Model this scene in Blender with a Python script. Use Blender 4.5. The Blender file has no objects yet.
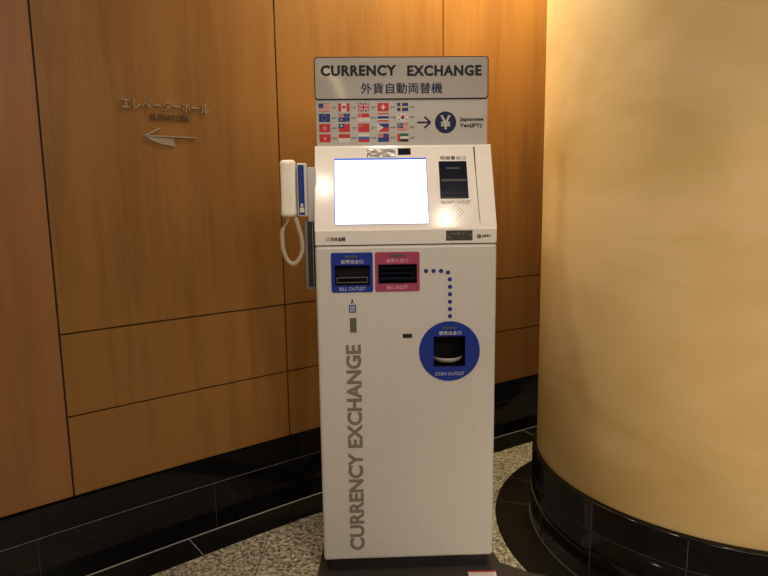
import bpy, bmesh, math, random
from mathutils import Vector, Matrix
random.seed(7)
PI = math.pi
scene = bpy.context.scene
COL = scene.collection

# ------------------------------------------------------------ materials
def mat(name, col, rough=.5, metal=0., emit=None, estr=0., coat=0., spec=.5, noise=0., nscale=40., bump=0., bscale=200.):
    m = bpy.data.materials.new(name); m.use_nodes = True
    nt = m.node_tree; b = nt.nodes['Principled BSDF']
    b.inputs['Base Color'].default_value = (*col, 1)
    b.inputs['Roughness'].default_value = rough
    b.inputs['Metallic'].default_value = metal
    b.inputs['Coat Weight'].default_value = coat
    b.inputs['Specular IOR Level'].default_value = spec
    if emit:
        b.inputs['Emission Color'].default_value = (*emit, 1)
        b.inputs['Emission Strength'].default_value = estr
    tc = nt.nodes.new('ShaderNodeTexCoord')
    n = nt.nodes.new('ShaderNodeTexNoise'); n.inputs['Scale'].default_value = nscale
    n.inputs['Detail'].default_value = 3
    nt.links.new(tc.outputs['Object'], n.inputs['Vector'])
    r = nt.nodes.new('ShaderNodeValToRGB')
    a = max(noise, .02)
    r.color_ramp.elements[0].position = .3; r.color_ramp.elements[1].position = .7
    r.color_ramp.elements[0].color = (*[c*(1-a) for c in col], 1)
    r.color_ramp.elements[1].color = (*[min(1, c*(1+a)) for c in col], 1)
    nt.links.new(n.outputs['Fac'], r.inputs['Fac'])
    nt.links.new(r.outputs['Color'], b.inputs['Base Color'])
    if bump:
        n2 = nt.nodes.new('ShaderNodeTexNoise'); n2.inputs['Scale'].default_value = bscale
        nt.links.new(tc.outputs['Object'], n2.inputs['Vector'])
        bp = nt.nodes.new('ShaderNodeBump'); bp.inputs['Strength'].default_value = bump
        bp.inputs['Distance'].default_value = .002
        nt.links.new(n2.outputs['Fac'], bp.inputs['Height'])
        nt.links.new(bp.outputs['Normal'], b.inputs['Normal'])
    return m

def node(nt, t, **kw):
    n = nt.nodes.new(t)
    for k, v in kw.items():
        if k in n.inputs: n.inputs[k].default_value = v
        else: setattr(n, k, v)
    return n

def wood_mat(name, dark, light, rough=.42):
    m = bpy.data.materials.new(name); m.use_nodes = True
    nt = m.node_tree; b = nt.nodes['Principled BSDF']; L = nt.links.new
    tc = node(nt, 'ShaderNodeTexCoord')
    mp = node(nt, 'ShaderNodeMapping'); mp.inputs['Scale'].default_value = (7, 7, .55)
    L(tc.outputs['Object'], mp.inputs['Vector'])
    n1 = node(nt, 'ShaderNodeTexNoise', Scale=1.6, Detail=4.0, Roughness=.55, Distortion=.3)
    L(mp.outputs['Vector'], n1.inputs['Vector'])
    mp2 = node(nt, 'ShaderNodeMapping'); mp2.inputs['Scale'].default_value = (130, 130, 3)
    L(tc.outputs['Object'], mp2.inputs['Vector'])
    n2 = node(nt, 'ShaderNodeTexNoise', Scale=1.0, Detail=3.0)
    L(mp2.outputs['Vector'], n2.inputs['Vector'])
    n3 = node(nt, 'ShaderNodeTexNoise', Scale=1.3, Detail=2.0)
    L(tc.outputs['Object'], n3.inputs['Vector'])
    a1 = node(nt, 'ShaderNodeMath', operation='MULTIPLY_ADD'); a1.inputs[1].default_value = .3
    L(n2.outputs['Fac'], a1.inputs[0]); L(n1.outputs['Fac'], a1.inputs[2])
    a2 = node(nt, 'ShaderNodeMath', operation='MULTIPLY_ADD'); a2.inputs[1].default_value = .5
    L(n3.outputs['Fac'], a2.inputs[0]); L(a1.outputs[0], a2.inputs[2])
    r = node(nt, 'ShaderNodeValToRGB')
    r.color_ramp.elements[0].position = .6; r.color_ramp.elements[1].position = 1.15 if False else 1.0
    r.color_ramp.elements[0].color = (*dark, 1); r.color_ramp.elements[1].color = (*light, 1)
    L(a2.outputs[0], r.inputs['Fac']); L(r.outputs['Color'], b.inputs['Base Color'])
    b.inputs['Roughness'].default_value = rough
    b.inputs['Specular IOR Level'].default_value = .35
    return m

def terrazzo_mat():
    m = bpy.data.materials.new('terrazzo'); m.use_nodes = True
    nt = m.node_tree; b = nt.nodes['Principled BSDF']; L = nt.links.new
    tc = node(nt, 'ShaderNodeTexCoord')
    v = node(nt, 'ShaderNodeTexVoronoi', Scale=125.0); L(tc.outputs['Object'], v.inputs['Vector'])
    sp = node(nt, 'ShaderNodeSeparateColor'); L(v.outputs['Color'], sp.inputs['Color'])
    r = node(nt, 'ShaderNodeValToRGB'); r.color_ramp.interpolation = 'CONSTANT'
    cr = r.color_ramp
    cr.elements[0].position = 0; cr.elements[0].color = (.16, .15, .12, 1)
    cr.elements[1].position = .22; cr.elements[1].color = (.46, .43, .33, 1)
    for p, c in ((.42, (.54, .51, .40)), (.62, (.40, .375, .29)), (.8, (.62, .59, .47)), (.94, (.24, .22, .17))):
        e = cr.elements.new(p); e.color = (*c, 1)
    L(sp.outputs['Red'], r.inputs['Fac'])
    n = node(nt, 'ShaderNodeTexNoise', Scale=55.0, Detail=4.0); L(tc.outputs['Object'], n.inputs['Vector'])
    r2 = node(nt, 'ShaderNodeValToRGB')
    r2.color_ramp.elements[0].position = .4; r2.color_ramp.elements[1].position = .6
    r2.color_ramp.elements[0].color = (.6, .58, .53, 1); r2.color_ramp.elements[1].color = (1.0, 1.0, 1.0, 1)
    L(n.outputs['Fac'], r2.inputs['Fac'])
    mx = node(nt, 'ShaderNodeMix', data_type='RGBA', blend_type='MULTIPLY'); mx.inputs[0].default_value = 1
    L(r.outputs['Color'], mx.inputs[6]); L(r2.outputs['Color'], mx.inputs[7])
    L(mx.outputs[2], b.inputs['Base Color'])
    b.inputs['Roughness'].default_value = .38
    return m

def plaster_mat():
    m = bpy.data.materials.new('golden_plaster'); m.use_nodes = True
    nt = m.node_tree; b = nt.nodes['Principled BSDF']; L = nt.links.new
    tc = node(nt, 'ShaderNodeTexCoord')
    mp = node(nt, 'ShaderNodeMapping'); mp.inputs['Scale'].default_value = (1.0, 1.0, 2.2)
    mp.inputs['Location'].default_value = (3.1, 1.2, .4)
    L(tc.outputs['Object'], mp.inputs['Vector'])
    n = node(nt, 'ShaderNodeTexNoise', Scale=1.5, Detail=5.0, Roughness=.5, Distortion=.8)
    L(mp.outputs['Vector'], n.inputs['Vector'])
    r = node(nt, 'ShaderNodeValToRGB')
    r.color_ramp.elements[0].position = .36; r.color_ramp.elements[1].position = .58
    r.color_ramp.elements[0].color = (.57, .395, .155, 1); r.color_ramp.elements[1].color = (.68, .495, .245, 1)
    L(n.outputs['Fac'], r.inputs['Fac']); L(r.outputs['Color'], b.inputs['Base Color'])
    b.inputs['Roughness'].default_value = .62
    b.inputs['Specular IOR Level'].default_value = .3
    n2 = node(nt, 'ShaderNodeTexNoise', Scale=9.0, Detail=6.0); L(tc.outputs['Object'], n2.inputs['Vector'])
    bp = node(nt, 'ShaderNodeBump'); bp.inputs['Strength'].default_value = .12; bp.inputs['Distance'].default_value = .01
    L(n2.outputs['Fac'], bp.inputs['Height']); L(bp.outputs['Normal'], b.inputs['Normal'])
    return m

M = dict(
    wood=wood_mat('wood_veneer', (.175, .080, .0185), (.265, .128, .033)),
    wood_red=wood_mat('wood_veneer_reddish', (.215, .095, .031), (.29, .135, .048)),
    groove=mat('panel_groove', (.05, .016, .008), .7),
    stone=mat('polished_black_stone', (.004, .004, .0042), .09, spec=.32, noise=.3, nscale=90),
    stone_floor=mat('dark_floor_stone', (.008, .007, .006), .28, noise=.25, nscale=60),
    caulk=mat('stone_joint', (.34, .33, .31), .6),
    caulk_dark=mat('stone_joint_dark', (.06, .056, .052), .6),
    terrazzo=terrazzo_mat(), plaster=plaster_mat(),
    ceiling=mat('ceiling_paint', (.62, .55, .43), .9),
    white=mat('cabinet_white_paint', (.59, .565, .535), .38, bump=.05, bscale=900),
    console=mat('console_white_plastic', (.76, .725, .69), .13),
    signwhite=mat('sign_board_white', (.42, .405, .38), .35),
    signgrey=mat('sign_plate_grey', (.42, .40, .38), .07, spec=.35),
    black=mat('matt_black', (.008, .008, .009), .5),
    darkblue=mat('dark_tinted_plastic', (.004, .007, .018), .15, spec=.3),
    slotblack=mat('slot_black', (.004, .0045, .007), .45, spec=.2),
    navy=mat('navy_print', (.008, .012, .055), .4, spec=.15),
    inkblack=mat('black_print', (.010, .010, .018), .45, spec=.15),
    grey_ink=mat('grey_lettering', (.19, .17, .145), .5),
    small_ink=mat('small_grey_print', (.2, .18, .17), .5, spec=.15),
    blue=mat('blue_sticker', (.02, .04, .29), .35, spec=.15),
    bluedot=mat('blue_dot', (.025, .035, .22), .4, spec=.15),
    pink=mat('pink_sticker', (.34, .06, .125), .38, spec=.15),
    pale=mat('pale_print', (.52, .52, .56), .5),
    palepink=mat('pale_pink_print', (.75, .42, .45), .5),
    screen=mat('lit_screen', (.8, .8, .8), .3, emit=(1, 1, 1), estr=1.6),
    screenblue=mat('lit_screen_blue', (.05, .1, .5), .3, emit=(.03, .09, .45), estr=.9),
    metal=mat('brushed_metal', (.48, .46, .44), .3, metal=1),
    chrome=mat('wrinkled_foil', (.3, .28, .26), .22, metal=1, bump=1.0, bscale=75, noise=.3),
    silver=mat('silver_bracket', (.62, .6, .6), .33, metal=.6),
    steel=mat('grey_steel_strip', (.24, .25, .26), .42, metal=.5),
    darksteel=mat('dark_plastic_trunking', (.028, .03, .034), .35),
    phone=mat('phone_ivory', (.86, .80, .68), .3),
    cradle=mat('phone_cradle_grey', (.55, .53, .54), .38),
    card=mat('blue_card', (.018, .04, .21), .35, spec=.15),
    cord=mat('ivory_cord', (.62, .54, .42), .5),
    plate=mat('dark_steel_plate', (.035, .032, .03), .45),
    window=mat('smoked_window', (.12, .12, .09), .25),
    lens=mat('olive_strip', (.07, .09, .07), .4),
    gutter=mat('ivory_tray', (.45, .43, .36), .35),
    bronze=mat('tarnished_metal', (.42, .36, .27), .35, metal=.5),
    bronzedark=mat('dark_bronze', (.10, .065, .04), .45, metal=.5),
    red=mat('flag_red', (.50, .035, .045), .45, spec=.15), fwhite=mat('flag_white', (.62, .58, .54), .45, spec=.15),
    fblue=mat('flag_blue', (.02, .045, .20), .45, spec=.15), fyellow=mat('flag_yellow', (.5, .42, .2), .45, spec=.15),
    fblack=mat('flag_black', (.015, .015, .02), .45, spec=.15), fgreen=mat('flag_green', (.02, .13, .07), .45, spec=.15),
    lightblue=mat('flag_light_blue', (.04, .12, .38), .45, spec=.15),
    rose=mat('flag_stripe_pink', (.50, .20, .19), .45, spec=.15),
    tagred=mat('sticker_red', (.48, .05, .07), .5), tagwhite=mat('sticker_white', (.62, .6, .56), .5),
    lamp=mat('lamp_diffuser', (.8, .8, .8), .4, emit=(1, .72, .40), estr=12),
)

# ------------------------------------------------------------ object helpers
def link(name, bm, mats, parent=None, smooth=False):
    me = bpy.data.meshes.new(name)
    bmesh.ops.remove_doubles(bm, verts=bm.verts, dist=1e-7)
    bm.to_mesh(me); bm.free()
    if not isinstance(mats, (list, tuple)): mats = [mats]
    for m in mats: me.materials.append(M[m])
    if smooth:
        for p in me.polygons: p.use_smooth = True
    o = bpy.data.objects.new(name, me); COL.objects.link(o)
    if parent: o.parent = parent
    return o

def struct(o): o['kind'] = 'structure'; return o

def empty(name, loc, rz=0):
    o = bpy.data.objects.new(name, None); COL.objects.link(o)
    o.location = loc; o.rotation_euler = (0, 0, rz); o.empty_display_size = .1
    return o

def tag(o, label, cat, group=None):
    o['label'] = label; o['category'] = cat
    if group: o['group'] = group
    return o

def box(bm, x0, x1, y0, y1, z0, z1, mi=0, bev=0, seg=3):
    b = bmesh.new()
    bmesh.ops.create_cube(b, size=1)
    for v in b.verts:
        v.co = Vector(((x0+x1)/2+v.co.x*(x1-x0), (y0+y1)/2+v.co.y*(y1-y0), (z0+z1)/2+v.co.z*(z1-z0)))
    if bev: bmesh.ops.bevel(b, geom=b.edges[:], offset=bev, segments=seg, profile=.5, affect='EDGES')
    for f in b.faces: f.material_index = mi
    merge(bm, b)

def merge(bm, b):
    me = bpy.data.meshes.new('_t'); b.to_mesh(me); b.free(); bm.from_mesh(me); bpy.data.meshes.remove(me)

def cut(o, boxes, cyl=False):
    """carve real recesses into o; boxes are in o's local space"""
    b = bmesh.new()
    for q in boxes: box(b, *q)
    me = bpy.data.meshes.new('_c'); b.to_mesh(me); b.free()
    c = bpy.data.objects.new('_c', me); COL.objects.link(c)
    c.parent = o.parent
    md = o.modifiers.new('b', 'BOOLEAN'); md.object = c; md.operation = 'DIFFERENCE'; md.solver = 'EXACT'
    bpy.context.view_layer.update()
    dg = bpy.context.evaluated_depsgraph_get()
    new = bpy.data.meshes.new_from_object(o.evaluated_get(dg))
    o.modifiers.clear(); old = o.data; o.data = new; new.name = o.name
    bpy.data.objects.remove(c); bpy.data.meshes.remove(me); bpy.data.meshes.remove(old)

# mapping of flat drawings (u, z, off) onto the machine's planes (machine space)
ZL, K, DS = 1.154, .432, .130            # lip top height, console slope, sign depth
NN = math.sqrt(1+K*K)
def front(u, z, off): return Vector((u, -off, z))
def slant(u, z, off): return Vector((u, K*(z-ZL) - off/NN, z + off*K/NN))
def sign(u, z, off): return Vector((u, DS-off, z))

def prism(bm, pts, off0, off1, mp, mi=0):
    lo = [bm.verts.new(mp(u, z, off0)) for u, z in pts]
    hi = [bm.verts.new(mp(u, z, off1)) for u, z in pts]
    n = len(pts); fs = [bm.faces.new(hi), bm.faces.new(lo[::-1])]
    for i in range(n):
        j = (i+1) % n; fs.append(bm.faces.new((lo[i], lo[j], hi[j], hi[i])))
    for f in fs: f.material_index = mi

def rrect(x0, x1, z0, z1, r, n=6):
    out = []
    for cx, cz, a0 in ((x1-r, z1-r, 0), (x0+r, z1-r, 90), (x0+r, z0+r, 180), (x1-r, z0+r, 270)):
        for i in range(n+1):
            a = math.radians(a0+90*i/n); out.append((cx+r*math.cos(a), cz+r*math.sin(a)))
    return out
def rect(x0, x1, z0, z1): return [(x0, z0), (x1, z0), (x1, z1), (x0, z1)]
def disc(cx, cz, r, n=48): return [(cx+r*math.cos(2*PI*i/n), cz+r*math.sin(2*PI*i/n)) for i in range(n)]

def ring(bm, outer, inner, off0, off1, mp, mi=0):
    """frame between two loops of equal point count"""
    n = len(outer)
    def L(p, o): return [bm.verts.new(mp(u, z, o)) for u, z in p]
    a, b, c, d = L(outer, off0), L(outer, off1), L(inner, off1), L(inner, off0)
    for i in range(n):
        j = (i+1) % n
        for q in ((a[i], a[j], b[j], b[i]), (b[i], b[j], c[j], c[i]), (c[i], c[j], d[j], d[i]), (d[i], d[j], a[j], a[i])):
            f = bm.faces.new(q); f.material_index = mi

def flat(name, shapes, mats, parent, mp, off0, off1):
    """shapes: list of (points, material index)"""
    bm = bmesh.new()
    for k, (pts, mi) in enumerate(shapes):
        prism(bm, pts, off0, off1 + k*.00004, mp, mi)
    bmesh.ops.recalc_face_normals(bm, faces=bm.faces)
    return link(name, bm, mats, parent)

def lettering(name, body, bx, m, parent, mp, off0=.0, off1=.0006, bold=0., rot=False, spacing=1.0, fat=0.):
    """real letters fitted in the box bx=(u0,u1,z0,z1) on a plane"""
    cu = bpy.data.curves.new('_f', 'FONT'); cu.body = body; cu.size = 1; cu.extrude = .01; cu.offset = bold
    cu.space_character = spacing; cu.resolution_u = 4
    t = bpy.data.objects.new('_f', cu); COL.objects.link(t)
    bpy.context.view_layer.update()
    me = bpy.data.meshes.new_from_object(t.evaluated_get(bpy.context.evaluated_depsgraph_get()))
    bpy.data.objects.remove(t); bpy.data.curves.remove(cu)
    me.name = name; me.materials.clear(); me.materials.append(M[m])
    P = [v.co.copy() for v in me.vertices]
    if rot: P = [Vector((-p.y, p.x, p.z)) for p in P]
    x0, x1 = min(p.x for p in P), max(p.x for p in P); y0, y1 = min(p.y for p in P), max(p.y for p in P)
    sx = (bx[1]-bx[0])/(x1-x0); sy = (bx[3]-bx[2])/(y1-y0)
    for v, p in zip(me.vertices, P):
        v.co = mp(bx[0]+(p.x-x0)*sx, bx[2]+(p.y-y0)*sy, off1 if p.z > 0 else off0)
    me.update()
    if fat:
        b = bmesh.new(); b.from_mesh(me); src = me.copy()
        base = [v.co.copy() for v in src.vertices]
        o0 = mp(0, 0, 0)
        for i, (du, dz) in enumerate(((fat, 0), (-fat, 0), (0, fat*.6), (0, -fat*.6))):
            d = mp(du, dz, .00003*(i+1))-o0
            for v, c in zip(src.vertices, base): v.co = c+d
            b.from_mesh(src)
        b.to_mesh(me); b.free(); bpy.data.meshes.remove(src)
    o = bpy.data.objects.new(name, me); COL.objects.link(o)
    if parent: o.parent = parent
    return o

def tube(bm, pts, r, n=8, mi=0):
    rings = []
    up = Vector((0, 0, 1))
    for i, p in enumerate(pts):
        p = Vector(p); t = (Vector(pts[min(i+1, len(pts)-1)])-Vector(pts[max(i-1, 0)])).normalized()
        if i == 0:
            a = t.orthogonal().normalized()
        else:
            a = (a - t*a.dot(t)).normalized()
        b = t.cross(a)
        rings.append([bm.verts.new(p+r*(math.cos(2*PI*k/n)*a+math.sin(2*PI*k/n)*b)) for k in range(n)])
    for A, B in zip(rings, rings[1:]):
        for k in range(n):
            f = bm.faces.new((A[k], A[(k+1) % n], B[(k+1) % n], B[k])); f.material_index = mi; f.smooth = True
    bm.faces.new(rings[0][::-1]).material_index = mi; bm.faces.new(rings[-1]).material_index = mi

# ------------------------------------------------------------ the curved timber wall
def circ3(a, b, c):
    ax, ay = a; bx, by = b; cx, cy = c
    d = 2*(ax*(by-cy)+bx*(cy-ay)+cx*(ay-by))
    ux = ((ax*ax+ay*ay)*(by-cy)+(bx*bx+by*by)*(cy-ay)+(cx*cx+cy*cy)*(ay-by))/d
    uy = ((ax*ax+ay*ay)*(cx-bx)+(bx*bx+by*by)*(ax-cx)+(cx*cx+cy*cy)*(bx-ax))/d
    return Vector((ux, uy)), math.hypot(ax-ux, ay-uy)
WC, WR = circ3((-1.187, 1.7985), (-.3953, 2.4325), (.8486, 3.2637))
def w_ang(x, y): return math.atan2(y-WC.y, x-WC.x)
def wp(a, r=0): return Vector((WC.x+(WR-r)*math.cos(a), WC.y+(WR-r)*math.sin(a)))     # r = distance out from the wall face
S1, S2, S3 = w_ang(-1.036, 1.931), w_ang(-.3953, 2.4325), w_ang(.2829, 2.9013)
PA = (S1-S3)/2                                   # one panel's angle
seams = [S1+PA*4, S1+PA*3, S1+PA*2, S1+PA, S1, S2, S3, S3-PA, S3-2*PA, S3-3*PA]
ZB, ZM, Z2, Z1, ZC = .2845, .187, .560, .834, 2.75
def arcbox(bm, a0, a1, r0, r1, z0, z1, n=10, mi=0):
    """slab following the wall between two distances from its face"""
    cols = []
    for i in range(n+1):
        a = a0+(a1-a0)*i/n; p, q = wp(a, r0), wp(a, r1)
        cols.append([bm.verts.new((p.x, p.y, z0)), bm.verts.new((q.x, q.y, z0)), bm.verts.new((q.x, q.y, z1)), bm.verts.new((p.x, p.y, z1))])
    fs = []
    for A, B in zip(cols, cols[1:]):
        for k in range(4): fs.append(bm.faces.new((A[k], A[(k+1) % 4], B[(k+1) % 4], B[k])))
    fs.append(bm.faces.new(cols[0][::-1])); fs.append(bm.faces.new(cols[-1]))
    for f in fs: f.material_index = mi
A0, A1 = seams[0], seams[-1]
bm = bmesh.new()
arcbox(bm, A0, A1, -.12, -.012, 0, ZC, 60, 2)
g = .0032/WR*1.0; gz = .0028
for i, (a, b) in enumerate(zip(seams, seams[1:])):
    mi = 1 if i < 4 else 0
    rows = [(ZB+.006, ZC)] if i < 4 else [(ZB+.006, Z2-gz), (Z2+gz, Z1-gz), (Z1+gz, ZC)]
    for z0, z1 in rows: arcbox(bm, a-g, b+g, -.012, 0, z0, z1, 8, mi)
bmesh.ops.recalc_face_normals(bm, faces=bm.faces)
struct(link('wall_back', bm, ['wood', 'wood_red', 'groove']))

# polished black skirting, with pale joints
bm = bmesh.new()
arcbox(bm, A0, A1, -.010, .012, .004, ZM-.0012, 60, 0)
arcbox(bm, A0, A1, -.010, .012, ZM+.0012, ZB, 60, 0)
arcbox(bm, A0, A1, -.010, .0105, ZM-.0012, ZM+.0012, 60, 1)
arcbox(bm, A0, A1, -.010, .015, 0, .004, 60, 1)
J = w_ang(-.665, 2.235); JP = .60/WR
for k in range(-4, 6):
    a = J+k*JP; arcbox(bm, a-.0006/WR, a+.0006/WR, .010, .0123, .004, ZM-.001, 1, 2)
bmesh.ops.recalc_face_normals(bm, faces=bm.faces)
struct(link('baseboard_back', bm, ['stone', 'caulk', 'caulk_dark']))

# floor
PC = Vector((1.24, 2.19)); 
bm = bmesh.new()
box(bm, -4.2, 4.6, -3.2, 4.9, -.1, 0)
link_floor = struct(link('floor', bm, 'terrazzo'))
bm = bmesh.new()     # thin dark joints between the terrazzo slabs
for x0, y0, x1, y1 in ((-.4475, -3.0, -.4475, 2.21), (-1.0475, -3.0, -1.0475, 1.70), (-1.6475, -3, -1.6475, 1.1), (.1525, -3, .1525, 2.61), (.7525, -3, .7525, 1.5), (-3.0, 1.02, .62, 1.02), (-3.0, .42, 4.0, .42)):
    if x0 == x1: box(bm, x0-.0012, x0+.0012, y0, y1, 0, .0006)
    else: box(bm, x0, x1, y0-.0012, y0+.0012, 0, .0006)
struct(link('trim_1', bm, 'caulk_dark'))

BW = .150   # dark floor band along the wall
bm = bmesh.new()
arcbox(bm, A0, A1, .0155, BW, 0, .0015, 60, 0)
J2 = w_ang(-.74, 2.15)
for k in range(-4, 6):
    a = J2+k*JP; arcbox(bm, a-.0013/WR, a+.0013/WR, .016, BW-.001, 0, .0019, 1, 1)
bmesh.ops.recalc_face_normals(bm, faces=bm.faces)
struct(link('trim_2', bm, ['stone_floor', 'caulk']))

bm = bmesh.new()     # dark stone ring round the pillar
NR = 96; RI, RO = .681, .817
def pp(r, a): return (PC.x+r*math.cos(a), PC.y+r*math.sin(a))
def pring(bm, r0, r1, z0, z1, mi, n=NR):
    c = []
    for i in range(n):
        a = 2*PI*i/n; p, q = pp(r0, a), pp(r1, a)
        c.append([bm.verts.new((*p, z0)), bm.verts.new((*q, z0)), bm.verts.new((*q, z1)), bm.verts.new((*p, z1))])
    for i in range(n):
        A, B = c[i], c[(i+1) % n]
        for k in range(4):
            f = bm.faces.new((A[k], A[(k+1) % 4], B[(k+1) % 4], B[k])); f.material_index = mi; f.smooth = k in (1, 3)
pring(bm, RI+.002, RO, 0, .0018, 0)
for adeg in (164.5, 147.5, 180+45, 180+75, 125, 100, 60, 20, -20, -50):
    a = math.radians(adeg); d = Vector((math.cos(a), math.sin(a))); t = Vector((-d.y, d.x))*.0011
    q = [PC+d*(RI+.003)-t, PC+d*(RO-.002)-t, PC+d*(RO-.002)+t, PC+d*(RI+.003)+t]
    lo = [bm.verts.new((v.x, v.y, .0012)) for v in q]; hi = [bm.verts.new((v.x, v.y, .0022)) for v in q]
    f = bm.faces.new(hi); f.material_index = 1
    for i in range(4):
        f = bm.faces.new((lo[i], lo[(i+1) % 4], hi[(i+1) % 4], hi[i])); f.material_index = 1
bmesh.ops.recalc_face_normals(bm, faces=bm.faces)
struct(link('trim_3', bm, ['stone_floor', 'caulk_dark']))

bm = bmesh.new(); box(bm, -4.2, 4.6, -3.2, 4.9, ZC, ZC+.1); struct(link('ceiling', bm, 'ceiling'))

# ------------------------------------------------------------ pillar
pil = empty('pillar', (PC.x, PC.y, 0))
tag(pil, 'massive round pillar in mottled golden plaster standing on a curved polished black stone base', 'pillar')
def lathe(bm, prof, n=NR, mi=0):
    rows = [[bm.verts.new((r*math.cos(2*PI*i/n), r*math.sin(2*PI*i/n), z)) for i in range(n)] for r, z in prof]
    for A, B in zip(rows, rows[1:]):
        for i in range(n):
            f = bm.faces.new((A[i], A[(i+1) % n], B[(i+1) % n], B[i])); f.material_index = mi; f.smooth = True
    bm.faces.new(rows[0][::-1]).material_index = mi; bm.faces.new(rows[-1]).material_index = mi
bm = bmesh.new(); lathe(bm, [(.658, .284), (.6597, .288), (.6597, ZC)], 128)
link('shaft', bm, 'plaster', pil)
bm = bmesh.new()
lathe(bm, [(.679, .003), (.679, ZM-.001)], 128, 0)
lathe(bm, [(.6765, ZM-.001), (.6765, ZM+.001)], 128, 1)
lathe(bm, [(.6765, ZM+.001), (.6765, .280), (.674, .283), (.666, .284)], 128, 0)
lathe(bm, [(.682, 0), (.682, .003)], 128, 1)
for adeg in (160, 185, 210, 235.3, 260.5, 287, 320, 350, 35, 70, 105, 140):
    a = math.radians(adeg)
    for (z0, z1, r) in ((.003, ZM-.001, .679), (ZM+.001, .277, .6765)):
        b = bmesh.new(); box(b, r-.004, r+.0005, -.0008, .0008, z0, z1, 1)
        bmesh.ops.rotate(b, cent=(0, 0, 0), matrix=Matrix.Rotation(a, 3, 'Z'), verts=b.verts); merge(bm, b)
link('base', bm, ['stone', 'caulk_dark'], pil)

# ------------------------------------------------------------ the currency exchange machine
RZ = math.radians(2.035)
mach = empty('currency_exchange_machine', (-.2124, 1.912, 0), RZ)
ZOFF = 0
tag(mach, 'tall off-white currency exchange machine with glowing screen and a sign of flags on top', 'currency exchange machine')
holder = mach
def fixz(o): o.location.z = ZOFF; return o
_link, _let = link, lettering
U0, U1 = .0005, .5670
bm = bmesh.new(); box(bm, U0, U1, -.0, .47, .0560, 1.1062, 0, .009, 3)
cab = fixz(link('cabinet', bm, ['white', 'slotblack'], mach, True))
for p in cab.data.polygons: p.use_smooth = False
cut(cab, [(.0597, .1689, -.02, .030, .983, 1.046), (.1948, .3162, -.02, .030, .9866, 1.047), (.3678, .469, -.02, .075, .7149, .8139)])
def inner_black(o, rects, eps=.0015, depth=.0005):
    o.data.materials.clear(); o.data.materials.append(M['white' if o.name == 'cabinet' else 'console']); o.data.materials.append(M['slotblack'])
    for p in o.data.polygons:
        c = p.center; p.material_index = 0
        for (x0, x1, z0, z1, ymin, ymax) in rects:
            if x0-eps <= c.x <= x1+eps and z0-eps <= c.z <= z1+eps and ymin < c.y < ymax: p.material_index = 1
inner_black(cab, [(.0597, .1689, .983, 1.046, .002, .2), (.1948, .3162, .9866, 1.047, .002, .2), (.3678, .469, .7149, .8139, .002, .2)])
# console: lip, slanted face, top and back
def console_profile(): return [(0.0, 1.1095), (0.0, 1.1525), (.0035, 1.1580), (.1105, 1.4110), (.114, 1.4165), (.118, 1.418), (.47, 1.418), (.47, 1.1095)]
bm = bmesh.new()
pr = console_profile(); L_ = [bm.verts.new((.0015, y, z)) for y, z in pr]; R_ = [bm.verts.new((.5665, y, z)) for y, z in pr]
bm.faces.new(L_); bm.faces.new(R_[::-1])
for i in range(len(pr)):
    j = (i+1) % len(pr); bm.faces.new((L_[i], R_[i], R_[j], L_[j]))
bmesh.ops.recalc_face_normals(bm, faces=bm.faces)
sharp = [e for e in bm.edges if abs(e.calc_length()) > .02 and e.verts[0].co.x == e.verts[1].co.x and max(v.co.y for v in e.verts) < .46]
bmesh.ops.bevel(bm, geom=sharp, offset=.004, segments=2, profile=.5, affect='EDGES')
con = fixz(link('console', bm, ['console', 'slotblack'], mach))
# screen
bm = bmesh.new()
prism(bm, rrect(.0625, .3560, 1.1720, 1.3770, .002, 2), -.001, .0006, slant, 0)
bmesh.ops.recalc_face_normals(bm, faces=bm.faces)
scr = fixz(link('touch_screen', bm, 'screenblue', mach))
fixz(flat('display', [(rect(.0650, .3538, 1.1722, 1.3705), 0)], 'screen', scr, slant, .0004, .0011)).location.z = 0
# receipt outlet: frame and dark inside with shutters
bm = bmesh.new()
prism(bm, rect(.3952, .4845, 1.2470, 1.3645), -.0005, .0007, slant, 0)
bmesh.ops.recalc_face_normals(bm, faces=bm.faces)
ro = fixz(link('receipt_outlet', bm, 'darkblue', mach))
flat('shutter', [(rect(.400, .479, 1.300, 1.3075), 0), (rect(.418, .462, 1.339, 1.3445), 1)], ['darksteel', 'darksteel'], ro, slant, .0005, .0016)
flat('guide_rail', [(rect(.402, .477, 1.255, 1.2585), 0), (rect(.402, .477, 1.276, 1.2785), 0)], ['slotblack'], ro, slant, .0005, .002)
fixz(lettering('lettering', '明細書出口', (.4015, .4825, 1.3690, 1.3810), 'inkblack', mach, slant, 0, .0005, 0, spacing=1.15, fat=.0002))
fixz(lettering('lettering', 'RECEIPT OUTLET', (.3975, .4900, 1.2310, 1.2400), 'small_ink', mach, slant, 0, .0005))
# speaker holes: a diamond of dots
bm = bmesh.new()
for i in range(-5, 6):
    for j in range(-5, 6):
        if abs(i)+abs(j) <= 5+ (1 if abs(i) != 5 and abs(j) != 5 else 0):
            u, z = .4415+i*.0062, 1.2050+j*.0058
            if abs(i)+abs(j) <= 5 and (i+j) % 2 == 0: prism(bm, disc(u, z, .0016, 8), 0, .0004, slant)
bmesh.ops.recalc_face_normals(bm, faces=bm.faces)
fixz(link('speaker_grille', bm, 'small_ink', mach))
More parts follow.
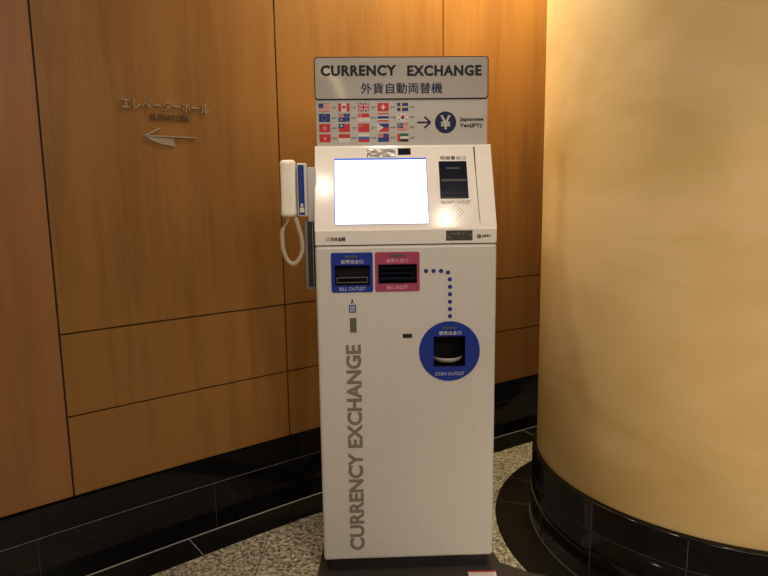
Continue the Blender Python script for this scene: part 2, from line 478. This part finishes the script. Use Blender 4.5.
# top strip: foil sticker, sensor window, side slot
fixz(flat('foil_sticker', [(rect(.1670, .2575, 1.3800, 1.4060), 0)], ['chrome'], mach, slant, 0, .0010))
fixz(flat('sensor_window', [(rect(.2665, .3075, 1.3865, 1.4075), 0)], ['darkblue'], mach, slant, 0, .0012))
fixz(flat('door_gap', [([(.5105, 1.329), (.5130, 1.329), (.5140, 1.4105), (.5095, 1.4105)], 0), ([(.5142, 1.170), (.5154, 1.170), (.5130, 1.330), (.5110, 1.330)], 0)], ['slotblack'], mach, slant, 0, .0006))
# lip badges
fixz(flat('foil_sticker', [(rect(.4072, .4901, 1.1180, 1.1490), 0)], ['chrome'], mach, front, 0, .0010))
def cshape(cx, cz, r, w, a0=40, a1=320, n=20):
    o = [(cx+r*math.cos(math.radians(a0+(a1-a0)*i/n)), cz+r*math.sin(math.radians(a0+(a1-a0)*i/n))) for i in range(n+1)]
    return o+[(cx+(r-w)*math.cos(math.radians(a1-(a1-a0)*i/n)), cz+(r-w)*math.sin(math.radians(a1-(a1-a0)*i/n))) for i in range(n+1)]
fixz(flat('emblem', [(cshape(.0430, 1.1275, .0062, .0022), 0), (disc(.0430, 1.1275, .0016, 10), 0)], ['tagred'], mach, front, 0, .0006))
fixz(lettering('lettering', '日本金銭', (.0510, .0950, 1.1215, 1.1335), 'inkblack', mach, front, 0, .0006, 0, fat=.0005))
fixz(flat('emblem', [(disc(.5105, 1.1300, .0064, 20), 0), (cshape(.5105, 1.1300, .0036, .0012), 1)], ['inkblack', 'console'], mach, front, 0, .0006))
fixz(lettering('lettering', 'JAN', (.5195, .5455, 1.1250, 1.1355), 'inkblack', mach, front, 0, .0006, .01, fat=.0004))

# bill outlet, bill inlet, coin outlet: bezel stickers with real openings
def bezel(name, x0, x1, z0, z1, hx0, hx1, hz0, hz1, m):
    bm = bmesh.new()
    o = rrect(x0, x1, z0, z1, .006, 5); n = len(o)
    # inner loop with matching count
    inn = rrect(hx0, hx1, hz0, hz1, .0008, 5)
    ring(bm, o, inn, -.0003, .0014, front)
    bmesh.ops.recalc_face_normals(bm, faces=bm.faces)
    return fixz(link(name, bm, m, mach))
bo = bezel('bill_outlet', .0485, .1785, .9607, 1.0853, .0597, .1689, .983, 1.046, 'blue')
lettering('lettering', '紙幣出金口', (.0800, .1485, 1.0510, 1.0635), 'pale', bo, front, .001, .0018, 0, spacing=1.1, fat=.00025)
lettering('lettering', 'BILL OUTLET', (.0735, .1545, .9665, .9775), 'pale', bo, front, .001, .0018)
flat('indicator_strip', [(rrect(.0920, .1320, 1.0705, 1.0765, .001, 2), 0)], ['lens'], bo, front, .001, .0022)
bm = bmesh.new()
ring(bm, rrect(.0655, .1625, .9905, 1.0080, .001, 2), rrect(.0675, .1605, .9925, 1.0060, .0008, 2), -.012, -.002, front)
bmesh.ops.recalc_face_normals(bm, faces=bm.faces)
link('dispensing_slot', bm, 'metal', bo)
bi = bezel('bill_inlet', .1852, .3245, .9611, 1.0852, .1948, .3162, .9866, 1.047, 'pink')
lettering('lettering', '紙幣入金口', (.2210, .2885, 1.0520, 1.0645), 'palepink', bi, front, .001, .0018, 0, spacing=1.1)
lettering('lettering', 'BILL INLET', (.2220, .2870, .9690, .9795), 'palepink', bi, front, .001, .0018)
flat('indicator_strip', [(rrect(.2310, .2760, 1.0705, 1.0775, .001, 2), 0)], ['lens'], bi, front, .001, .0022)
bm = bmesh.new()
for z in (1.000, 1.018, 1.033): box(bm, .205, .306, .006, .028, z-.0035, z+.0035, 0, .001, 1)
link('insertion_slot', bm, 'darkblue', bi)

bm = bmesh.new()
cx, cz, cr = .4188, .7650, .0975
N = 28
inn = rrect(.3678, .469, .7149, .8139, .0008, 6)
out = []
for u, z in inn:
    a = math.atan2(z-cz, u-cx); out.append((cx+cr*math.cos(a), cz+cr*math.sin(a)))
# refine: resample both loops to a fine polar match so the disc stays round
def square_pt(a):
    dx, dz = math.cos(a), math.sin(a); t = 9
    for (lim, comp, d) in ((.469-cx, dx, 1), (cx-.3678, -dx, 1), (.8139-cz, dz, 1), (cz-.7149, -dz, 1)):
        if comp > 1e-6: t = min(t, lim/comp)
    return cx+dx*t, cz+dz*t
angs = sorted(set([2*PI*i/96-PI for i in range(96)]+[math.atan2(z-cz, u-cx) for u in (.3678, .469) for z in (.7149, .8139)]))
ring(bm, [(cx+cr*math.cos(a), cz+cr*math.sin(a)) for a in angs], [square_pt(a) for a in angs], -.0003, .0014, front)
bmesh.ops.recalc_face_normals(bm, faces=bm.faces)
co = fixz(link('coin_outlet', bm, 'blue', mach))
lettering('lettering', '硬貨出金口', (.3855, .4555, .8185, .8310), 'pale', co, front, .001, .0018, 0, spacing=1.1, fat=.00025)
lettering('lettering', 'COIN OUTLET', (.3730, .4670, .6860, .6965), 'pale', co, front, .001, .0018)
flat('indicator_strip', [(rrect(.3970, .4400, .8385, .8445, .001, 2), 0)], ['lens'], co, front, .001, .0022)
# pale scoop at the bottom of the coin recess
bm = bmesh.new()
n = 20; rows = []
for k, (r, z, ) in enumerate(((.0485, .7395), (.0495, .7370), (.0440, .7270), (.0300, .7200), (.004, .7185))):
    rows.append([bm.verts.new((.4180+r*math.cos(PI+PI*i/n), .050+r*.95*math.sin(PI+PI*i/n), z)) for i in range(n+1)])
rows.append([bm.verts.new((.4180+.0445*math.cos(PI+PI*i/n), .050+.0445*.95*math.sin(PI+PI*i/n), .7385)) for i in range(n+1)])
rows = [rows[4], rows[3], rows[2], rows[1], rows[0], rows[5]]
for A, B in zip(rows, rows[1:]):
    for i in range(n):
        f = bm.faces.new((A[i], A[i+1], B[i+1], B[i])); f.smooth = True
gt = link('coin_scoop', bm, 'gutter', co)
md = gt.modifiers.new('s', 'SOLIDIFY'); md.thickness = .0015; md.offset = -1

# dotted path from bill inlet to coin outlet
bm = bmesh.new()
for u, z in ((.3446, 1.0239), (.3681, 1.0237), (.3917, 1.0233), (.4137, 1.0180), (.4195, .9960), (.4200, .9725), (.4200, .9490), (.4200, .9250), (.4202, .9015), (.4203, .8785)):
    prism(bm, disc(u, z, .0068, 20), 0, .0006, front)
bmesh.ops.recalc_face_normals(bm, faces=bm.faces)
fixz(link('dotted_path', bm, 'bluedot', mach))
# key marker, little window, dark slot
km = fixz(flat('key_marker', [(rect(.1015, .1240, .8960, .9210), 0), ([(.1070, .9250), (.1180, .9250), (.1125, .9410)], 1), ([(.1105, .9250), (.1145, .9250), (.1125, .9310)], 2)], ['blue', 'inkblack', 'white'], mach, front, 0, .0006))
lettering('lettering', '鍵', (.1035, .1220, .8985, .9190), 'pale', km, front, .0004, .0012)
fixz(flat('indicator_window', [(rrect(.1035, .1245, .8330, .8790, .002, 3), 0)], ['window'], mach, front, 0, .0016))
fixz(flat('small_slot', [(rect(.2700, .3000, .8110, .8245), 0)], ['black'], mach, front, 0, .0008))
fixz(flat('screw_hole', [(disc(.4885, .5860, .0017, 10), 0)], ['small_ink'], mach, front, 0, .0004))
fixz(flat('screw_hole', [(disc(.5100, .5860, .0017, 10), 0)], ['small_ink'], mach, front, 0, .0004))
# large sideways lettering
fixz(lettering('lettering', 'CURRENCY EXCHANGE', (.0890, .1365, .0915, .7925), 'grey_ink', mach, front, 0, .0006, .028, rot=True, fat=.0008))
# toe kick under the cabinet
bm = bmesh.new(); box(bm, .022, .549, .018, .45, .010, .058)
fixz(link('toe_kick', bm, 'black', mach))

# ---- sign board
bm = bmesh.new(); box(bm, .0065, .5590, DS, DS+.020, 1.417, 1.6905, 0, .003, 2)
sb = fixz(link('sign_board', bm, 'signwhite', mach))
bm = bmesh.new()
prism(bm, rrect(.0050, .5600, 1.5620, 1.6930, .010, 6), .0005, .0040, sign, 0)
bmesh.ops.recalc_face_normals(bm, faces=bm.faces)
sp = link('title_outline', bm, 'inkblack', sb)
bm = bmesh.new()
prism(bm, rrect(.0080, .5570, 1.5655, 1.6900, .0085, 6), .0015, .0050, sign, 0)
bmesh.ops.recalc_face_normals(bm, faces=bm.faces)
sp = link('title_plate', bm, 'signgrey', sb)
lettering('lettering', 'CURRENCY', (.0265, .2645, 1.6350, 1.6670), 'inkblack', sb, sign, .004, .0058, .028, spacing=1.12, fat=.0009)
lettering('lettering', 'EXCHANGE', (.3005, .5365, 1.6335, 1.6655), 'inkblack', sb, sign, .004, .0058, .028, spacing=1.12, fat=.0009)
lettering('lettering', '外貨自動両替機', (.1524, .4115, 1.5795, 1.6130), 'navy', sb, sign, .004, .0058, 0, spacing=1.05, fat=.0006)

# flags: (code, builder)
FW, FH = .0360, .0255
def star(cx, cz, r, n=5): return [(cx+(r if i % 2 == 0 else r*.42)*math.sin(PI*i/n), cz+(r if i % 2 == 0 else r*.42)*math.cos(PI*i/n)) for i in range(2*n)]
FM = ['red', 'fwhite', 'fblue', 'fyellow', 'fblack', 'fgreen', 'lightblue', 'rose']
R_, W_, B_, Y_, K_, G_, LB_, RS_ = range(8)
def fr(a, b, c, d): return rect(a*FW, b*FW, c*FH, d*FH)
def bar(x0, z0, x1, z1, w):
    d = Vector((x1-x0, z1-z0)).normalized(); nx, nz = -d.y*w/2, d.x*w/2
    return [(x0+nx, z0+nz), (x0-nx, z0-nz), (x1-nx, z1-nz), (x1+nx, z1+nz)]
def union(x0, x1, z0, z1):
    w, h = x1-x0, z1-z0; s = [(rect(x0, x1, z0, z1), B_)]
    for a in ((x0, z0, x1, z1), (x0, z1, x1, z0)):
        s += [(bar(*[a[0]+w*.06 if a[0] == x0 else a[0], a[1]+(h*.06 if a[1] == z0 else -h*.06), a[2]-w*.06, a[3]+(h*.06 if a[3] == z0 else -h*.06)], h*.2), W_)]
    for a in ((x0, z0, x1, z1), (x0, z1, x1, z0)):
        s += [(bar(*[a[0]+w*.06, a[1]+(h*.06 if a[1] == z0 else -h*.06), a[2]-w*.06, a[3]+(h*.06 if a[3] == z0 else -h*.06)], h*.08), R_)]
    cx, cz = (x0+x1)/2, (z0+z1)/2
    s += [(rect(cx-h*.17, cx+h*.17, z0, z1), W_), (rect(x0, x1, cz-h*.17, cz+h*.17), W_), (rect(cx-h*.1, cx+h*.1, z0, z1), R_), (rect(x0, x1, cz-h*.1, cz+h*.1), R_)]
    return s
def f_us(): return [(fr(0, 1, 0, 1), W_)]+[(fr(0, 1, k/13, (k+1)/13), R_) for k in range(0, 13, 2)]+[(fr(0, .42, .46, 1), B_)]
def f_ca():
    leaf = [(0, -.32), (.04, -.12), (.24, -.16), (.2, -.08), (.36, .08), (.28, .1), (.3, .22), (.16, .18), (.12, .14), (.15, .34), (.07, .28), (0, .42)]
    leaf = leaf+[(-x, z) for x, z in leaf[-2:0:-1]]
    return [(fr(0, 1, 0, 1), W_), (fr(0, .27, 0, 1), R_), (fr(.73, 1, 0, 1), R_), ([(FW*.5+x*FH*.8, FH*.48+z*FH*.8) for x, z in leaf], R_)]
def f_uk(): return union(0, FW, 0, FH)
def f_ch(): return [(fr(0, 1, 0, 1), R_), (rect(FW/2-.0022, FW/2+.0022, FH*.2, FH*.8), W_), (rect(FW/2-FH*.3, FW/2+FH*.3, FH/2-.0022, FH/2+.0022), W_)]
def f_se(): return [(fr(0, 1, 0, 1), B_), (fr(.30, .44, 0, 1), Y_), (fr(0, 1, .4, .6), Y_)]
def f_eu(): return [(fr(0, 1, 0, 1), B_)]+[(star(FW/2+FH*.32*math.sin(PI*k/6), FH/2+FH*.32*math.cos(PI*k/6), .0012), Y_) for k in range(12)]
def f_au(): return [(fr(0, 1, 0, 1), B_)]+union(0, FW*.5, FH*.5, FH)+[(star(x*FW, z*FH, r, 7), W_) for x, z, r in ((.25, .25, .004), (.75, .82, .002), (.64, .55, .002), (.86, .6, .002), (.75, .2, .002))]
def f_sg(): return [(fr(0, 1, 0, 1), W_), (fr(0, 1, .5, 1), R_), (cshape(.0075, FH*.75, .0038, .0014, 60, 300), W_)]+[(star(FW*.33+.003*math.sin(2*PI*k/5), FH*.75+.003*math.cos(2*PI*k/5), .0009), W_) for k in range(5)]
def f_th(): return [(fr(0, 1, 0, 1), W_), (fr(0, 1, 0, .17), R_), (fr(0, 1, .83, 1), R_), (fr(0, 1, .33, .67), B_)]
def f_kr():
    s = [(fr(0, 1, 0, 1), W_)]
    h = [(FW/2+.0062*math.cos(PI*i/16-.5), FH/2+.0062*math.sin(PI*i/16-.5)) for i in range(17)]
    g = [(FW/2+.0062*math.cos(PI+PI*i/16-.5), FH/2+.0062*math.sin(PI+PI*i/16-.5)) for i in range(17)]
    s += [(h, R_), (g, B_)]
    for sx, sz in ((-1, 1), (1, 1), (-1, -1), (1, -1)):
        c = Vector((FW/2+sx*.0118, FH/2+sz*.0078)); d = Vector((sx*.8, sz*.55)).normalized(); t = Vector((-d.y, d.x))
        for k in (-1, 0, 1):
            p = c+d*k*.0016; s.append((bar(p.x-t.x*.0025, p.y-t.y*.0025, p.x+t.x*.0025, p.y+t.y*.0025, .0009), K_))
    return s
def f_hk(): return [(fr(0, 1, 0, 1), R_)]+[([(FW/2+r*math.sin(2*PI*k/5+a), FH/2+r*math.cos(2*PI*k/5+a)) for r, a in ((.0008, 0), (.0045, -.32), (.0072, 0), (.0045, .32))], W_) for k in range(5)]
def f_tw(): return [(fr(0, 1, 0, 1), R_), (fr(0, .5, .5, 1), B_), (star(FW*.25, FH*.75, .0048, 12), W_)]
def f_cn(): return [(fr(0, 1, 0, 1), R_), (star(FW*.18, FH*.72, .0036), Y_)]+[(star(x*FW, z*FH, .0013), Y_) for x, z in ((.34, .9), (.4, .78), (.4, .63), (.34, .52))]
def f_ph(): return [(fr(0, 1, .5, 1), B_), (fr(0, 1, 0, .5), R_), ([(0, 0), (FW*.52, FH/2), (0, FH)], W_), (star(FW*.17, FH/2, .0032, 8), Y_)]
def f_my(): return [(fr(0, 1, 0, 1), W_)]+[(fr(0, 1, k/14, (k+1)/14), R_) for k in range(1, 14, 2)]+[(fr(0, .5, .43, 1), B_), (cshape(FW*.2, FH*.72, .0048, .0018, 50, 310), Y_), (star(FW*.32, FH*.72, .0034, 9), Y_)]
def f_mo(): return [(fr(0, 1, 0, 1), R_), (star(FW/2, FH*.46, .0062), Y_)]
def f_id(): return [(fr(0, 1, 0, 1), W_), (fr(0, 1, .5, 1), R_)]
def f_ru(): return [(fr(0, 1, .667, 1), W_), (fr(0, 1, .333, .667), LB_), (fr(0, 1, 0, .333), R_)]
def f_nz(): return [(fr(0, 1, 0, 1), B_)]+union(0, FW*.5, FH*.5, FH)+[(star(x*FW, z*FH, .0022), R_) for x, z in ((.75, .82), (.64, .55), (.86, .6), (.75, .25))]
def f_ae(): return [(fr(0, 1, .667, 1), G_), (fr(0, 1, .333, .667), W_), (fr(0, 1, 0, .333), K_), (fr(0, .27, 0, 1), R_)]
GRID = [[(f_us, 'USD'), (f_ca, 'CAD'), (f_uk, 'GBP'), (f_ch, 'CHF'), (f_se, 'SEK')],
        [(f_eu, 'EUR'), (f_au, 'AUD'), (f_sg, 'SGD'), (f_th, 'THB'), (f_kr, 'KRW')],
        [(f_hk, 'HKD'), (f_tw, 'TWD'), (f_cn, 'CNY'), (f_ph, 'PHP'), (f_my, 'MYR')],
        [(f_mo, 'VND'), (f_id, 'IDR'), (f_ru, 'RUB'), (f_nz, 'NZD'), (f_ae, 'AED')]]
for r in range(4):
    for c in range(5):
        fn, code = GRID[r][c]
        u0 = .0160+c*.0627; z0 = 1.5262-r*.0319
        flat('flag', [([(u0+u, z0+z) for u, z in pts], mi) for pts, mi in fn()], FM, sb, sign, -.0005, .0006)
        lettering('currency_code', code, (u0+FW+.005, u0+FW+.0205, z0+.0090, z0+.0155), 'inkblack', sb, sign, -.0005, .0006)
# arrow, yen disc, caption
flat('arrow', [(rect(.3310, .3720, 1.4872, 1.4928), 0), (bar(.3545, 1.5075, .3745, 1.4900, .0058), 0), (bar(.3545, 1.4725, .3745, 1.4900, .0058), 0)], ['navy'], sb, sign, -.0005, .0006)
flat('yen_disc', [(disc(.4230, 1.4895, .0345, 48), 0)], ['navy'], sb, sign, -.0005, .0006)
lettering('yen_symbol', '¥', (.4060, .4400, 1.4680, 1.5120), 'signwhite', sb, sign, .0003, .0014, .02)
lettering('lettering', 'Japanese', (.4690, .5460, 1.4905, 1.5050), 'inkblack', sb, sign, -.0005, .0006, .01, fat=.0006)
lettering('lettering', 'Yen(JPY)', (.4690, .5400, 1.4710, 1.4855), 'inkblack', sb, sign, -.0005, .0006, .01, fat=.0006)

# ---- bracket on the left flank that carries the intercom
bm = bmesh.new(); box(bm, -.0215, .0045, .060, .078, 1.180, 1.350, 0, .0015, 2)
fixz(link('phone_bracket', bm, 'silver', mach))
bm = bmesh.new()
box(bm, -.0345, .0040, .070, .084, .9630, 1.1830, 0, .001, 1)
gb = fixz(link('cable_trunking', bm, 'steel', mach))
bm = bmesh.new(); box(bm, -.0265, -.0120, .066, .071, .9720, 1.1830, 0, .001, 1)
box(bm, -.0085, .0020, .066, .071, .9720, 1.1830, 0, .001, 1)
link('rubber_strip', bm, 'darksteel', gb)
bm = bmesh.new(); box(bm, -.0108, -.0094, .0655, .071, .98, 1.183); link('bright_edge', bm, 'silver', gb)

# ------------------------------------------------------------ intercom phone hanging on the bracket
cosr, sinr = math.cos(RZ), math.sin(RZ)
def mw(x, y, z): return Vector((-.2124+x*cosr-y*sinr, 1.912+x*sinr+y*cosr, z))
ph = empty('intercom_phone', mw(-.060, .070, 1.196), RZ)
tag(ph, 'ivory intercom handset with curly cord hanging on the left side of the machine', 'intercom phone')
PX, PY, PZ = -.060, .070, 1.196
bm = bmesh.new()
box(bm, -.0525-PX, -.0222-PX, .050-PY, .080-PY, 1.197-PZ, 1.362-PZ, 0, .004, 3)
box(bm, -.1000-PX, -.0300-PX, .066-PY, .082-PY, 1.200-PZ, 1.355-PZ, 0, .004, 3)
crd = link('cradle', bm, 'cradle', ph)
def cardm(u, z, off): return Vector((u-PX, .050-PY-off, z-PZ))
cd = flat('instruction_card', [(rect(-.0490, -.0305, 1.2020, 1.3560), 0), (rect(-.0465, -.0325, 1.2100, 1.2250), 1), (rect(-.0430, -.0360, 1.2270, 1.2380), 1)], ['card', 'fwhite'], crd, cardm, -.0005, .0008)
for k, ch in enumerate('受話器をお取りください'):
    lettering('lettering', ch, (-.0440, -.0360, 1.3430-k*.0098, 1.3500-k*.0098), 'lightblue', crd, cardm, .0004, .0013)
# handset: lofted bar with swelling ends
bm = bmesh.new(); rows = []
n = 20; m_ = 26
for j in range(m_+1):
    t = j/m_; z = 1.1965+t*.175-PZ
    e = min(t, 1-t); endr = math.sqrt(max(0, 1-(1-min(1, e/.035))**2))
    w = (.0228+.0022*abs(2*t-1)**2)*(.72+.28*endr)
    swell = max(0, (abs(2*t-1)-.45)/.55)**1.5
    d = (.0115+.009*swell)*(.65+.35*endr)
    yc = .040-.0050*math.cos((t-.5)*PI)+.004*swell-PY+.006
    xc = -.0790-PX-.0018*(1-t)
    rows.append([bm.verts.new((xc+w*math.copysign(abs(math.cos(a))**.55, math.cos(a)), yc+d*math.copysign(abs(math.sin(a))**.7, math.sin(a)), z)) for a in [2*PI*(i+.5)/n for i in range(n)]])
for A, B in zip(rows, rows[1:]):
    for i in range(n): f = bm.faces.new((A[i], A[(i+1) % n], B[(i+1) % n], B[i])); f.smooth = True
bm.faces.new(rows[0][::-1]); bm.faces.new(rows[-1])
bmesh.ops.recalc_face_normals(bm, faces=bm.faces)
link('handset', bm, 'phone', ph)
# curly cord
ctrl = [(-.0830, 1.1965), (-.0870, 1.1800), (-.0985, 1.1640), (-.1045, 1.1500), (-.1050, 1.1250), (-.1030, 1.0950), (-.0960, 1.0700), (-.0840, 1.0520), (-.0710, 1.0480), (-.0590, 1.0560), (-.0480, 1.0750), (-.0425, 1.1000), (-.0450, 1.1300), (-.0520, 1.1600), (-.0600, 1.1900), (-.0610, 1.2030)]
def cr_(p0, p1, p2, p3, t):
    return tuple(.5*((2*b)+(-a+c)*t+(2*a-5*b+4*c-d)*t*t+(-a+3*b-3*c+d)*t**3) for a, b, c, d in zip(p0, p1, p2, p3))
path = []
cc = [ctrl[0]]+ctrl+[ctrl[-1]]
for i in range(len(ctrl)-1):
    for k in range(60): path.append(cr_(cc[i], cc[i+1], cc[i+2], cc[i+3], k/60))
path.append(ctrl[-1])
pts = []; s = 0; last = path[0]; step = 0
# resample by arc length
L = [0]
for a, b in zip(path, path[1:]): L.append(L[-1]+math.dist(a, b))
NT = 58; NS = NT*12; j = 0
for q in range(NS+1):
    d = L[-1]*q/NS
    while j < len(L)-2 and L[j+1] < d: j += 1
    f = (d-L[j])/max(1e-9, L[j+1]-L[j]); p = [a+(b-a)*f for a, b in zip(path[j], path[j+1])]
    tg = Vector((path[j+1][0]-path[j][0], 0, path[j+1][1]-path[j][1])).normalized()
    nrm = Vector((tg.z, 0, -tg.x))
    rr = .0058
    if d < .042: rr = .0058*max(0, (d-.036)/.006)
    if d > L[-1]-.012: rr = .0058*max(0, (L[-1]-.004-d)/.008)
    ph_ = 2*PI*NT*q/NS
    pts.append(Vector((p[0]-PX, .050-PY, p[1]-PZ))+nrm*rr*math.cos(ph_)+Vector((0, 1, 0))*rr*math.sin(ph_))
bm = bmesh.new(); tube(bm, pts, .0019, 6)
link('curly_cord', bm, 'cord', ph)

# ------------------------------------------------------------ plate under the machine and sticker on it
fp = bmesh.new()
P = [(-.238, 1.70), (.62, 1.70), (.585, 1.86), (.47, 1.905), (.385, 1.965), (.372, 2.03), (.355, 2.42), (-.225, 2.40)]
lo = [fp.verts.new((x, y, .0)) for x, y in P]; hi = [fp.verts.new((x, y, .0095)) for x, y in P]
fp.faces.new(hi); fp.faces.new(lo[::-1])
for i in range(len(P)):
    j = (i+1) % len(P); fp.faces.new((lo[i], lo[j], hi[j], hi[i]))
bmesh.ops.recalc_face_normals(fp, faces=fp.faces)
tag(link('floor_plate', fp, 'plate'), 'dark grey plate lying on the terrazzo floor under the currency exchange machine', 'floor plate')
bm = bmesh.new(); box(bm, .268, .360, 1.82, 1.913, .0096, .0104, 0); box(bm, .265, .362, 1.907, 1.914, .0100, .0110, 1)
tag(link('floor_sticker', bm, ['tagwhite', 'tagred']), 'small white sticker with red edge on the dark plate before the machine', 'sticker')

# ------------------------------------------------------------ elevator hall sign on the timber
def wall_at(s):           # point of the wall in the direction x/y = s from the viewpoint's foot
    a = Vector((WC.x, WC.y)); d = Vector((s, 1)).normalized()
    b = d.dot(a); c = a.dot(a)-WR*WR; t = b+math.sqrt(b*b-c); p = d*t
    return math.atan2(p.y-WC.y, p.x-WC.x)
aL, aR = wall_at(-.4064), wall_at(-.2709)
aM = (aL+aR)/2; pM = wp(aM, 0)
es = empty('elevator_hall_sign', (pM.x, pM.y, 1.50), 0)
tag(es, 'metal elevator hall lettering and left-pointing arrow mounted on the timber wall', 'wall sign')
def wall_map(u, z, off):
    a = aM-u/WR; p = wp(a, off); return Vector((p.x-pM.x, p.y-pM.y, z-1.50))
hw = (aL-aR)*WR/2
zt = 1.26
lettering('lettering', 'エレベーターホール', (-hw, hw, 1.551, 1.586), 'bronze', es, wall_map, .0, .006, 0, spacing=1.05)
aE1, aE2 = wall_at(-.3656), wall_at(-.2969)
lettering('lettering', 'ELEVATORS', ((aM-aE1)*WR+.008, (aM-aE2)*WR-.012, 1.520, 1.541), 'bronzedark', es, wall_map, .0, .004, .01)
aA1, aA2 = wall_at(-.3757), wall_at(-.2940)
ua, ub = (aM-aA1)*WR, (aM-aA2)*WR
zc_ = 1.4675
bm = bmesh.new()
def wprism(pts, mi, o=.006): prism(bm, pts, 0, o, wall_map, mi)
wprism([(ua, zc_), (ua+.02, zc_-.0022), (ub, zc_-.0022), (ub, zc_+.0022), (ua+.02, zc_+.0022)], 0)
wprism([(ua, zc_), (ua+.058, zc_+.030), (ua+.061, zc_+.026), (ua+.012, zc_)], 0)
wprism([(ua, zc_-.001), (ua+.018, zc_-.003), (ua+.100, zc_-.006), (ua+.108, zc_-.033), (ua+.06, zc_-.026), (ua+.025, zc_-.014)], 0, .004)
bmesh.ops.recalc_face_normals(bm, faces=bm.faces)
link('arrow', bm, 'bronze', es)

# ------------------------------------------------------------ lights
def spot(name, loc, target, power, col, angle, blend, size):
    l = bpy.data.lights.new(name, 'SPOT'); l.energy = power; l.color = col; l.spot_size = math.radians(angle); l.spot_blend = blend
    l.shadow_soft_size = size
    o = bpy.data.objects.new(name, l); COL.objects.link(o); o.location = loc
    o.rotation_euler = (Vector(target)-Vector(loc)).to_track_quat('-Z', 'Y').to_euler()
    return o
def area(name, loc, target, power, col, sx, sy):
    l = bpy.data.lights.new(name, 'AREA'); l.energy = power; l.color = col; l.shape = 'RECTANGLE'; l.size = sx; l.size_y = sy
    o = bpy.data.objects.new(name, l); COL.objects.link(o); o.location = loc
    o.rotation_euler = (Vector(target)-Vector(loc)).to_track_quat('-Z', 'Y').to_euler()
    return o
GOLD = (1, .80, .46); WARM = (1, .80, .56); NEUT = (1, .86, .70)
spot('spot_light', (-.50, 2.05, 2.72), (.70, 2.0, 0.4), 36, WARM, 88, .9, .09)        # beside the wall, left of the machine
spot('spot_light', (.38, 2.60, 2.72), (.50, 2.84, 1.0), 84, GOLD, 160, .6, .05)         # behind the machine, near the pillar
spot('spot_light', (.08, 1.45, 2.72), (.10, 1.60, 0.3), 33, NEUT, 60, .6, .06)           # in front of the machine
spot('spot_light', (.85, 1.02, 2.72), (.92, 1.25, 0.3), 40, WARM, 46, .8, .05)           # added in front of the pillar to brighten its lower part
spot('spot_light', (-1.3, .6, 2.72), (-.9, 1.4, .3), 5, WARM, 120, 1, .08)
spot('spot_light', (.56, .35, 2.72), (.18, 1.95, 1.2), 9, NEUT, 40, .8, .05)             # two small downlights mirrored in the console
spot('spot_light', (-.25, .62, 2.72), (-.18, 1.97, 1.25), 6, NEUT, 36, .8, .03)
spot('spot_light', (2.3, -1.9, 2.5), (1.05, 1.58, .05), 240, WARM, 28, .9, .1)           # unseen fill added behind the viewpoint, aimed to brighten the pillar
spot('spot_light', (.95, 2.98, 2.68), (.74, 3.02, 0.7), 42, GOLD, 90, .6, .05)         # added out of sight behind the pillar to brighten the right-hand timber
area('ceiling_glow', (.7, -1.1, 2.70), (.6, .9, .7), 88, NEUT, 3.0, .7)
# a curved luminous pendant further back in the lobby; the glossy sign mirrors it
pl = empty('pendant_lamp', (-.15, -2.0, 2.30))
tag(pl, 'curved glowing pendant lamp mirrored in the glossy currency exchange title sign', 'pendant lamp')
bm = bmesh.new(); LP = [(-.14, 0, .150), (-.09, 0, .130), (-.04, 0, .10), (0, 0, .055), (.035, 0, -.01), (.055, 0, -.08), (.065, 0, -.14)]
tube(bm, LP, .026, 12); link('glowing_tube', bm, 'lamp', pl, True)
bm = bmesh.new(); tube(bm, [(-.04, 0, .12), (-.04, 0, .45)], .006, 8); link('rod', bm, 'metal', pl)
w = bpy.data.worlds.new('world'); scene.world = w; w.use_nodes = True
bg = w.node_tree.nodes['Background']; bg.inputs['Color'].default_value = (1, .78, .55, 1); bg.inputs['Strength'].default_value = .10

# ------------------------------------------------------------ camera
cam = bpy.data.cameras.new('camera'); cam.sensor_width = 36; cam.lens = 620/768*36
co_ = bpy.data.objects.new('camera', cam); COL.objects.link(co_)
Rm = [(.99990862, -.0135188, 0.), (-.0020011, -.14801012, .98898382), (-.01336988, -.98889345, -.14802364)]
co_.matrix_world = Matrix(((Rm[0][0], -Rm[0][1], -Rm[0][2], 0), (Rm[1][0], -Rm[1][1], -Rm[1][2], 0), (Rm[2][0], -Rm[2][1], -Rm[2][2], 1.26), (0, 0, 0, 1)))
scene.camera = co_
scene.view_settings.view_transform = 'Standard'; scene.view_settings.look = 'None'
scene.view_settings.exposure = 0; scene.view_settings.gamma = 1; scene.view_settings.use_curve_mapping = False
